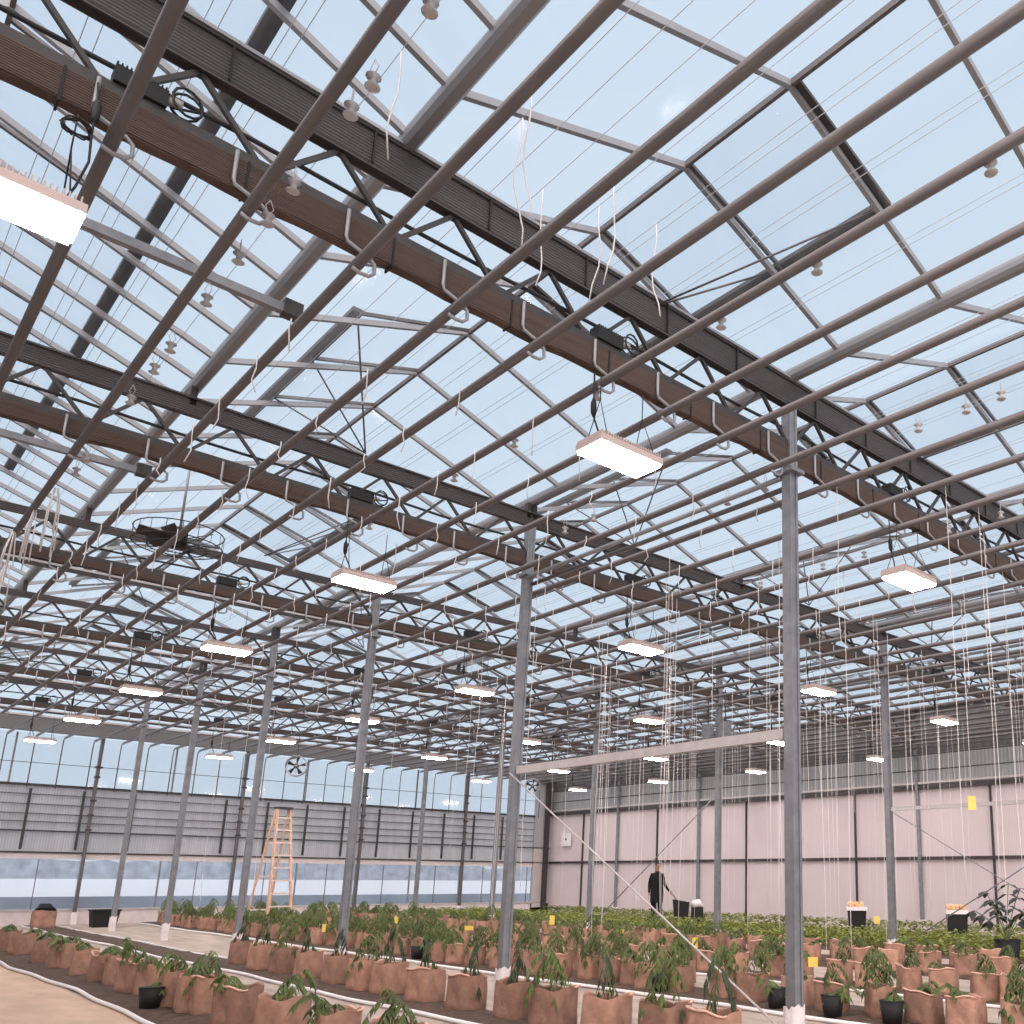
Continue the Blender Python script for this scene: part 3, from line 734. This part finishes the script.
def field(X, y0, y1, dy, pls, nm, skip=.0, sc_=.95, near=None):
    y = y0; i = 0
    while y < y1:
        if R.random() > skip and not (X > 14.4 and abs((y/S)%1-.5) > .42) and not (9.7 < X < 10.5 and 21.8 < y < 24.4):
            lab = 'brown bag with tomato plant, %s row, %s from the right' % (nm, ordn(i)); i += 1
            potted(X+R.uniform(-.12,.12), y+R.uniform(-.05,.05), PI/2+R.uniform(-.7,.7), R.choice(near if (near and y < 11) else pls), lab, nm+' row of bagged plants', sc_)
        y += dy*R.uniform(.85,1.2)
field(9.45, 3.2, 28.5, .52, [P_tall,P_bush,P_bush,P_mid], 'third', near=[P_tall,P_mid,P_low,P_bush])
field(10.0, 7.0, 28.5, 1.15, [P_bush,P_tall], 'extra third', .1)
field(11.5, 3.6, 28.4, .52, [P_tall,P_mid,P_bush,P_low], 'fourth', near=[P_low,P_mid,P_mid,None,P_bush])
field(13.65, 4.4, 28.4, .55, [P_mid,P_tall,P_bush], 'fifth', near=[P_low,None,P_mid,P_mid])
field(14.75, 5.0, 28.4, .58, [P_low,P_mid,P_low], 'sixth', near=[None,P_low,None])

# dense low seedling beds by the pink wall
def bed(x0, x1, lab):
    mb = MB(); r = random.Random(int(x0*10))
    for _ in range(6200):
        x = r.uniform(x0,x1); y = r.uniform(2.5,28.6); e_ = min(x-x0,x1-x)/(x1-x0)
        z = .06+.25*min(1,e_*3.2)*r.uniform(.45,1)
        a = r.uniform(0,6.3); L_ = r.uniform(.07,.13); c, s_ = math.cos(a)*L_, math.sin(a)*L_
        tz = r.uniform(-.06,.05)
        mb.add([(x-c*.5,y-s_*.5,z),(x-s_*.35,y+c*.35,z+.012),(x+c*.5,y+s_*.5,z+tz),(x+s_*.35,y-c*.35,z+.012)],[(0,1,2,3)])
    return tag(mb.obj('seedling_bed', M_leafL), lab, 'seedlings', kind='stuff')
for i, x in enumerate((16.4,17.5,18.6,21.98)):
    bed(x, x+.95 if x < 21 else 22.85, 'low band of yellow-green seedlings, %s bed towards the pink wall' % ORD[i])
# black pots among the rows
pt = MB().tube([(0,0,0),(0,0,.2),(0,0,.205),(0,0,.19)],[.085,.115,.12,.10],14)
ptm = pt.mesh('nursery_pot', M_black)
for i, (x, y) in enumerate([(4.62,yat(4.62,151)),(9.2,5.75),(9.22,13.4),(9.2,4.35),(9.25,7.6),(9.15,5.0)]):
    t = thing('nursery_pot', ['small black pot wedged between bags of the front row','black nursery pot on the third row left of the nearest column','black nursery pot among leaves of the third row, far along',
             'black nursery pot with seedlings at the right of the third row','black nursery pot below the diagonal brace rod','black nursery pot on the third row right of the nearest column'][i], 'pot', (x,y,.03), 0, 'black nursery pots')
    mobj('pot', ptm, t)
    st_, lf = P_low[i%3]; mobj('stem', st_, t, (0,0,.15)); mobj('foliage', lf, t, (0,0,.15))

# yellow sticky cards
def card(u, v, depthX, w_, h_, lab, pole=True):
    M_ = cam.rotation_euler.to_matrix(); C_ = Vector(cam.location)
    d = M_ @ Vector(((u-727.0)/902.8, -(v-663.9)/902.8, -1)); t_ = (depthX-C_.x)/d.x; p = C_ + d*t_
    t = thing('sticky_card', lab, 'card', p, -PI/4, None)
    MB().box((-w_/2,-.004,-h_/2),(w_/2,.004,h_/2)).obj('card', M_yel, t)
    if pole: MB().tube([(0,.008,-p.z+.02),(0,.008,h_/2)],.005,5).obj('stake', M_stem, t)
    else: MB().tube([(0,0,h_/2),(0,0,ZP-p.z)],.005,5).obj('string', M_string, t)
card(972, 803, 12.0, .10, .17, 'yellow sticky card hung on a string high before the pink wall', False)
card(620, 932, 11.7, .14, .08, 'upper of two stacked yellow cards left of the diagonal rod')
card(618.5, 941, 11.7, .11, .08, 'lower of two stacked yellow cards left of the diagonal rod')
card(552, 920, 13.6, .11, .19, 'yellow sticky card above the plants right of the second column')
card(695, 943, 11.4, .08, .15, 'yellow sticky card beside the diagonal brace rod')
card(813, 962, 9.6, .10, .10, 'square yellow card just right of the nearest column')
card(877, 920, 17.5, .12, .15, 'yellow sticky card beside the left produce bin by the wall')
card(324, 928, 9.3, .07, .15, 'yellow sticky card among plants left of the third column')
card(396, 920, 10.0, .07, .12, 'yellow sticky card among plants right of the third column')
card(469, 928, 9.8, .14, .07, 'yellow sticky card left of the second column')
card(785, 936, 14, .03, .10, 'thin yellow card edge-on at the left of the nearest column')

# produce bins by the wall
for i, (x, y) in enumerate([(21.55,13.75),(21.55,10.85)]):
    t = thing('produce_bin', ['black bin topped with pale fruit by the pink wall, left of the near far-row column','black bin topped with pale fruit by the pink wall, right-hand one'][i], 'bin', (x,y,0), .6)
    MB().add([(-.20,-.20,0),(.20,-.20,0),(.20,.20,0),(-.20,.20,0),(-.24,-.24,.55),(.24,-.24,.55),(.24,.24,.55),(-.24,.24,.55)],
             [(0,3,2,1),(0,1,5,4),(1,2,6,5),(2,3,7,6),(3,0,4,7),(4,5,6,7)]).obj('body', M_black, t)
    MB().box((-.26,-.26,.55),(.26,.26,.64)).obj('rim', M_white, t)
    mb = MB()
    for _ in range(16):
        a, b = R.uniform(-.19,.19), R.uniform(-.19,.19)
        mb.tube([(a,b,.62),(a,b,.67),(a,b,.74),(a,b,.77)],[.03,.06,.055,.02],7)
    o = mb.obj('fruit_heap', M_peach, t); o['kind'] = 'stuff'
# black crate and slumped bags at the end of the second row
t = thing('black_crate', 'black crate on the path near the end wall at left', 'crate', (7.95,27.6,0))
MB().add([(-.25,-.2,0),(.25,-.2,0),(.25,.2,0),(-.25,.2,0),(-.3,-.24,.42),(.3,-.24,.42),(.3,.24,.42),(-.3,.24,.42)],
         [(0,3,2,1),(0,1,5,4),(1,2,6,5),(2,3,7,6),(3,0,4,7)]).obj('body', M_black, t)
MB().box((-.32,-.26,.40),(.32,-.22,.44)).box((-.32,.22,.40),(.32,.26,.44)).box((-.32,-.26,.40),(-.28,.26,.44)).box((.28,-.26,.40),(.32,.26,.44)).obj('rim', M_black, t)
for i, y in enumerate((27.4,28.0,28.6)):
    t = potted(6.65+.1*i, y, .4*i, None, 'brown bag with folded black liner at the far end of the second row, %s one' % ORD[i], 'lined bags at the far end', 1.35, .03)
    mb = MB().tube([(-.15,0,.31),(-.06,.05,.36),(.06,-.03,.35),(.16,.02,.31)],[.02,.05,.055,.02],7); mb.obj('black_liner', M_black, t)

# big dark-leaved plant at the right edge
t = thing('dark_potted_plant', 'large blackish-leaved plant in a dark pot at the right edge', 'plant', (15.9,6.65,0))
MB().tube([(0,0,0),(0,0,.38),(0,0,.40),(0,0,.36)],[.16,.21,.22,.19],14).obj('pot', M_black, t)
stp = MB(); lfp = MB(); rr = random.Random(5)
for i in range(9):
    az = i*2.4; L_ = rr.uniform(.3,.6); dv = Vector((math.cos(az),math.sin(az),0)); pp = [Vector((0,0,.36))+dv*L_*q/4+Vector((0,0,(.55+.06*i)*(q/4)**.8-.12*(q/4)**2)) for q in range(5)]
    stp.tube(pp,.008,4,False)
    for q in (2,3,4):
        tg = (pp[q]-pp[q-1]).normalized(); sd = tg.cross(Vector((0,0,1))).normalized()
        for sg_ in (-1,1): leaflet(lfp, pp[q], sd*sg_+tg*.6-Vector((0,0,.3)), .24, .13, 1.2)
stp.obj('stem', M_stem, t); lfp.obj('foliage', M_leafB, t)

# ------------------------------------------------------------------ stepladder
t = thing('stepladder', 'tall orange stepladder with pale rungs standing open before the end wall', 'ladder', (10.38,22.4,0), .1)
H = 2.92
for sx_ in (-1,1):
    MB().bar((sx_*.30,0,0),(sx_*.15,.42,H),.045,.075,(0,1,0)).obj('front_rail', M_lad, t)
    MB().bar((sx_*.27-.0,1.25,0),(sx_*.15,.50,H),.04,.05,(0,1,0)).obj('rear_rail', M_lad, t)
for k in range(9):
    z = .3*(k+1); f = z/H; wd = .30-.15*f
    MB().cbox((0,.42*f,z),(2*wd,.085,.035)).obj('rung', M_rung, t)
for z in (.5,1.3,2.1): 
    f = z/H; MB().cbox((0,1.25-.75*f,z),(2*(.27-.12*f),.03,.04)).obj('rear_brace', M_rung, t)
MB().cbox((0,.46,H+.02),(.36,.26,.05)).obj('top_cap', M_dark, t)
for sx_ in (-1,1): MB().cbox((sx_*.185,.36,2.45),(.008,.06,.35)).obj('sticker', M_lime, t)

# ------------------------------------------------------------------ person and cart
PXc, PYc = 20.7, 20.6
# local frame: figure faces towards +x'; place so that it walks to the right of the picture pushing a cart
def person():
    t = thing('person', 'person in dark clothes standing by the pink wall, one arm to a black cart', 'person', (PXc,PYc,0), -.80)
    # skeleton verts: local x = to the right in the picture, y = away, z = up
    J = {'pelvis':(0,0,.95,.145),'belly':(0,0,1.10,.145),'chest':(0.0,0,1.30,.165),'neck0':(.0,0,1.46,.085),'neck':(.01,0,1.53,.055),'head0':(.02,-.01,1.60,.075),'head':(.03,-.01,1.69,.095),'crown':(.03,-.01,1.76,.06),
         'shL':(-.17,0.02,1.42,.075),'elL':(-.235,.02,1.14,.055),'wrL':(-.235,-.04,.90,.038),
         'shR':(.16,-.01,1.41,.075),'elR':(.225,-.05,1.15,.052),'wrR':(.36,-.10,.965,.036),
         'hipL':(-.09,0,.90,.11),'knL':(-.11,-.03,.50,.075),'anL':(-.10,.02,.10,.05),'toL':(-.07,-.15,.045,.04),
         'hipR':(.09,0,.90,.11),'knR':(.10,-.06,.50,.075),'anR':(.12,.03,.10,.05),'toR':(.16,-.14,.045,.04)}
    E_ = [('pelvis','belly'),('belly','chest'),('chest','neck0'),('neck0','neck'),('neck','head0'),('head0','head'),('head','crown'),('chest','shL'),('shL','elL'),('elL','wrL'),('chest','shR'),('shR','elR'),('elR','wrR'),
          ('pelvis','hipL'),('hipL','knL'),('knL','anL'),('anL','toL'),('pelvis','hipR'),('hipR','knR'),('knR','anR'),('anR','toR')]
    keys = list(J); 
    def finger(base, d, n_, L_):
        prev = base
        for q in range(3):
            kx = '%s_%d' % (n_, q); p0 = Vector(J[prev][:3]); p1 = p0 + Vector(d)*L_/3 + Vector((0,0,-.006*q*q)); J[kx] = (*p1, .0085); E_.append((prev,kx)); prev = kx
    for side, wr, d in (('L','wrL',Vector((0,-.25,-1)).normalized()),('R','wrR',Vector((.75,-.2,-.6)).normalized())):
        w0 = Vector(J[wr][:3]); pm_ = w0 + d*.07; J['palm'+side] = (*pm_, .03); E_.append((wr,'palm'+side))
        for q in range(4):
            off = Vector((0,1,0)).cross(d).normalized()*(q-1.5)*.018 if side == 'R' else Vector((0,1,0))*(q-1.5)*.018
            kx = 'kn%s%d' % (side,q); J[kx] = (*(pm_+d*.025+off), .010); E_.append(('palm'+side,kx)); finger(kx, d+Vector((-.1,0,-.2)), 'f%s%d' % (side,q), (.065,.075,.07,.055)[q])
        kx = 'th'+side; J[kx] = (*(w0+d*.04+Vector((.03,-.015,0))), .011); E_.append(('palm'+side,kx)); finger(kx, d+Vector((.3,-.2,0)), 'tf'+side, .05)
    keys = list(J); me = bpy.data.meshes.new('body'); me.from_pydata([J[k][:3] for k in keys], [(keys.index(a),keys.index(b)) for a, b in E_], [])
    o = bpy.data.objects.new('body', me); COL.objects.link(o)
    md = o.modifiers.new('skin','SKIN'); ld = me.skin_vertices[0].data
    for i, k in enumerate(keys): ld[i].radius = (J[k][3], J[k][3]*(.8 if k in ('pelvis','belly','chest') else 1)); ld[i].use_root = (k == 'pelvis')
    sb = o.modifiers.new('sub','SUBSURF'); sb.levels = sb.render_levels = 2
    dg = bpy.context.evaluated_depsgraph_get(); ev = o.evaluated_get(dg); nm = bpy.data.meshes.new_from_object(ev); bpy.data.objects.remove(o)
    # body skin shows at head and hands; clothing everywhere else
    nm.materials.clear(); nm.materials.append(M_skin); nm.materials.append(M_clothes)
    for p in nm.polygons:
        c = p.center; p.use_smooth = True
        hand = (c.z < .955 and c.x > .375) or (c.z < .895 and c.x < -.19)
        p.material_index = 0 if (c.z > 1.52 or hand) else 1
    b = mobj('body', nm, t); b['label'] = 'dark clothed figure with bare head and hands'
    # hair, face
    hb = MB(); vs = []; fs = []; hc = Vector((.03,-.005,1.715))
    for j in range(7):
        th = j/6*1.75
        for i in range(14):
            a = i*2*PI/14; front = max(0, -math.sin(a))
            tt = th*(1-.42*front); vs.append(tuple(hc+Vector((math.sin(tt)*math.cos(a)*.092, math.sin(tt)*math.sin(a)*.105, math.cos(tt)*.10))))
    for j in range(6):
        for i in range(14): fs.append((j*14+i, j*14+(i+1)%14, (j+1)*14+(i+1)%14, (j+1)*14+i))
    hb.add(vs, fs, True).obj('hair', M_hair, t)
    for sx_ in (-1,1):
        MB().tube([(.03+sx_*.033,-.098,1.70),(.03+sx_*.033,-.108,1.70)],.010,8).obj('eye', M_black, t)
        MB().tube([(.03+sx_*.092,.0,1.72),(.03+sx_*.1,.005,1.70),(.03+sx_*.092,0,1.665)],[.008,.014,.008],6).obj('ear', M_skin, t)
    MB().tube([(.03,-.098,1.71),(.03,-.122,1.672),(.03,-.105,1.665)],[.008,.014,.008],6).obj('nose', M_skin, t)
    MB().tube([(.008,-.098,1.635),(.03,-.106,1.633),(.052,-.098,1.635)],.005,5).obj('mouth', M_hair, t)
    # loose dark jacket
    jk = MB(); vs = []; fs = []
    for j, (z, a_, b_, cx) in enumerate([(.60,.20,.16,0),(.78,.205,.16,0),(.95,.20,.155,0),(1.12,.185,.145,0),(1.3,.20,.15,0),(1.42,.19,.12,0),(1.48,.10,.09,.005),(1.53,.068,.07,.01)]):
        for i in range(18): q = i*2*PI/18; k_ = 1+.03*math.sin(3*q+z*9); vs.append((cx+a_*k_*math.cos(q), b_*k_*math.sin(q), z))
    for j in range(7):
        for i in range(18): fs.append((j*18+i, j*18+(i+1)%18, (j+1)*18+(i+1)%18, (j+1)*18+i))
    jk.add(vs, fs, True).obj('jacket', M_clothes, t)
    for sx_, x_ in ((-1,-.09),(1,.12)):
        MB().tube([(x_-.005,.06,.05),(x_,-.05,.055),(x_+.015,-.17,.04)],[.045,.05,.035],8).obj('shoe', M_black, t)
    return t
person()
M_=Matrix.Rotation(-.80,4,'Z')
def rel(dx, dy): v = M_ @ Vector((dx,dy,0)); return (PXc+v.x, PYc+v.y, 0)
t = thing('garden_cart', 'black two-bin cart at the right hand of the dark-clothed person', 'cart', rel(.40,-.05), -.80)
MB().tube([(.03,-.03,.90),(.12,0,.80),(.25,0,.62)],.014,8).obj('handle', M_dark, t)
MB().add([(.15,-.2,.12),(.55,-.2,.12),(.55,.2,.12),(.15,.2,.12),(.10,-.24,.70),(.60,-.24,.62),(.60,.24,.62),(.10,.24,.70)],[(0,3,2,1),(0,1,5,4),(1,2,6,5),(2,3,7,6),(3,0,4,7),(4,5,6,7)]).obj('front_bin', M_black, t)
MB().box((.66,-.2,.12),(1.02,.2,.48)).obj('rear_bin', M_black, t)
mb = MB().tube([(.68,0,.48),(.75,0,.56),(.88,.02,.60),(.98,0,.5)],[.06,.14,.12,.05],9); mb.obj('white_sack', M_white, t)
for x_ in (.3,.9):
    for sy in (-1,1): MB().tube([(x_,sy*.22,.10),(x_,sy*.26,.10)],.10,14).obj('wheel', M_black, t)
MB().box((.1,-.2,.09),(1.05,.2,.12)).obj('deck', M_dark, t)

# ------------------------------------------------------------------ view
sc.view_settings.view_transform = 'Standard'; sc.view_settings.look = 'None'
sc.view_settings.exposure = 0; sc.view_settings.gamma = 1; sc.view_settings.use_curve_mapping = False
sc.cycles.transparent_max_bounces = 24; sc.cycles.max_bounces = 8; sc.cycles.diffuse_bounces = 4
sc.cycles.sample_clamp_indirect = 4
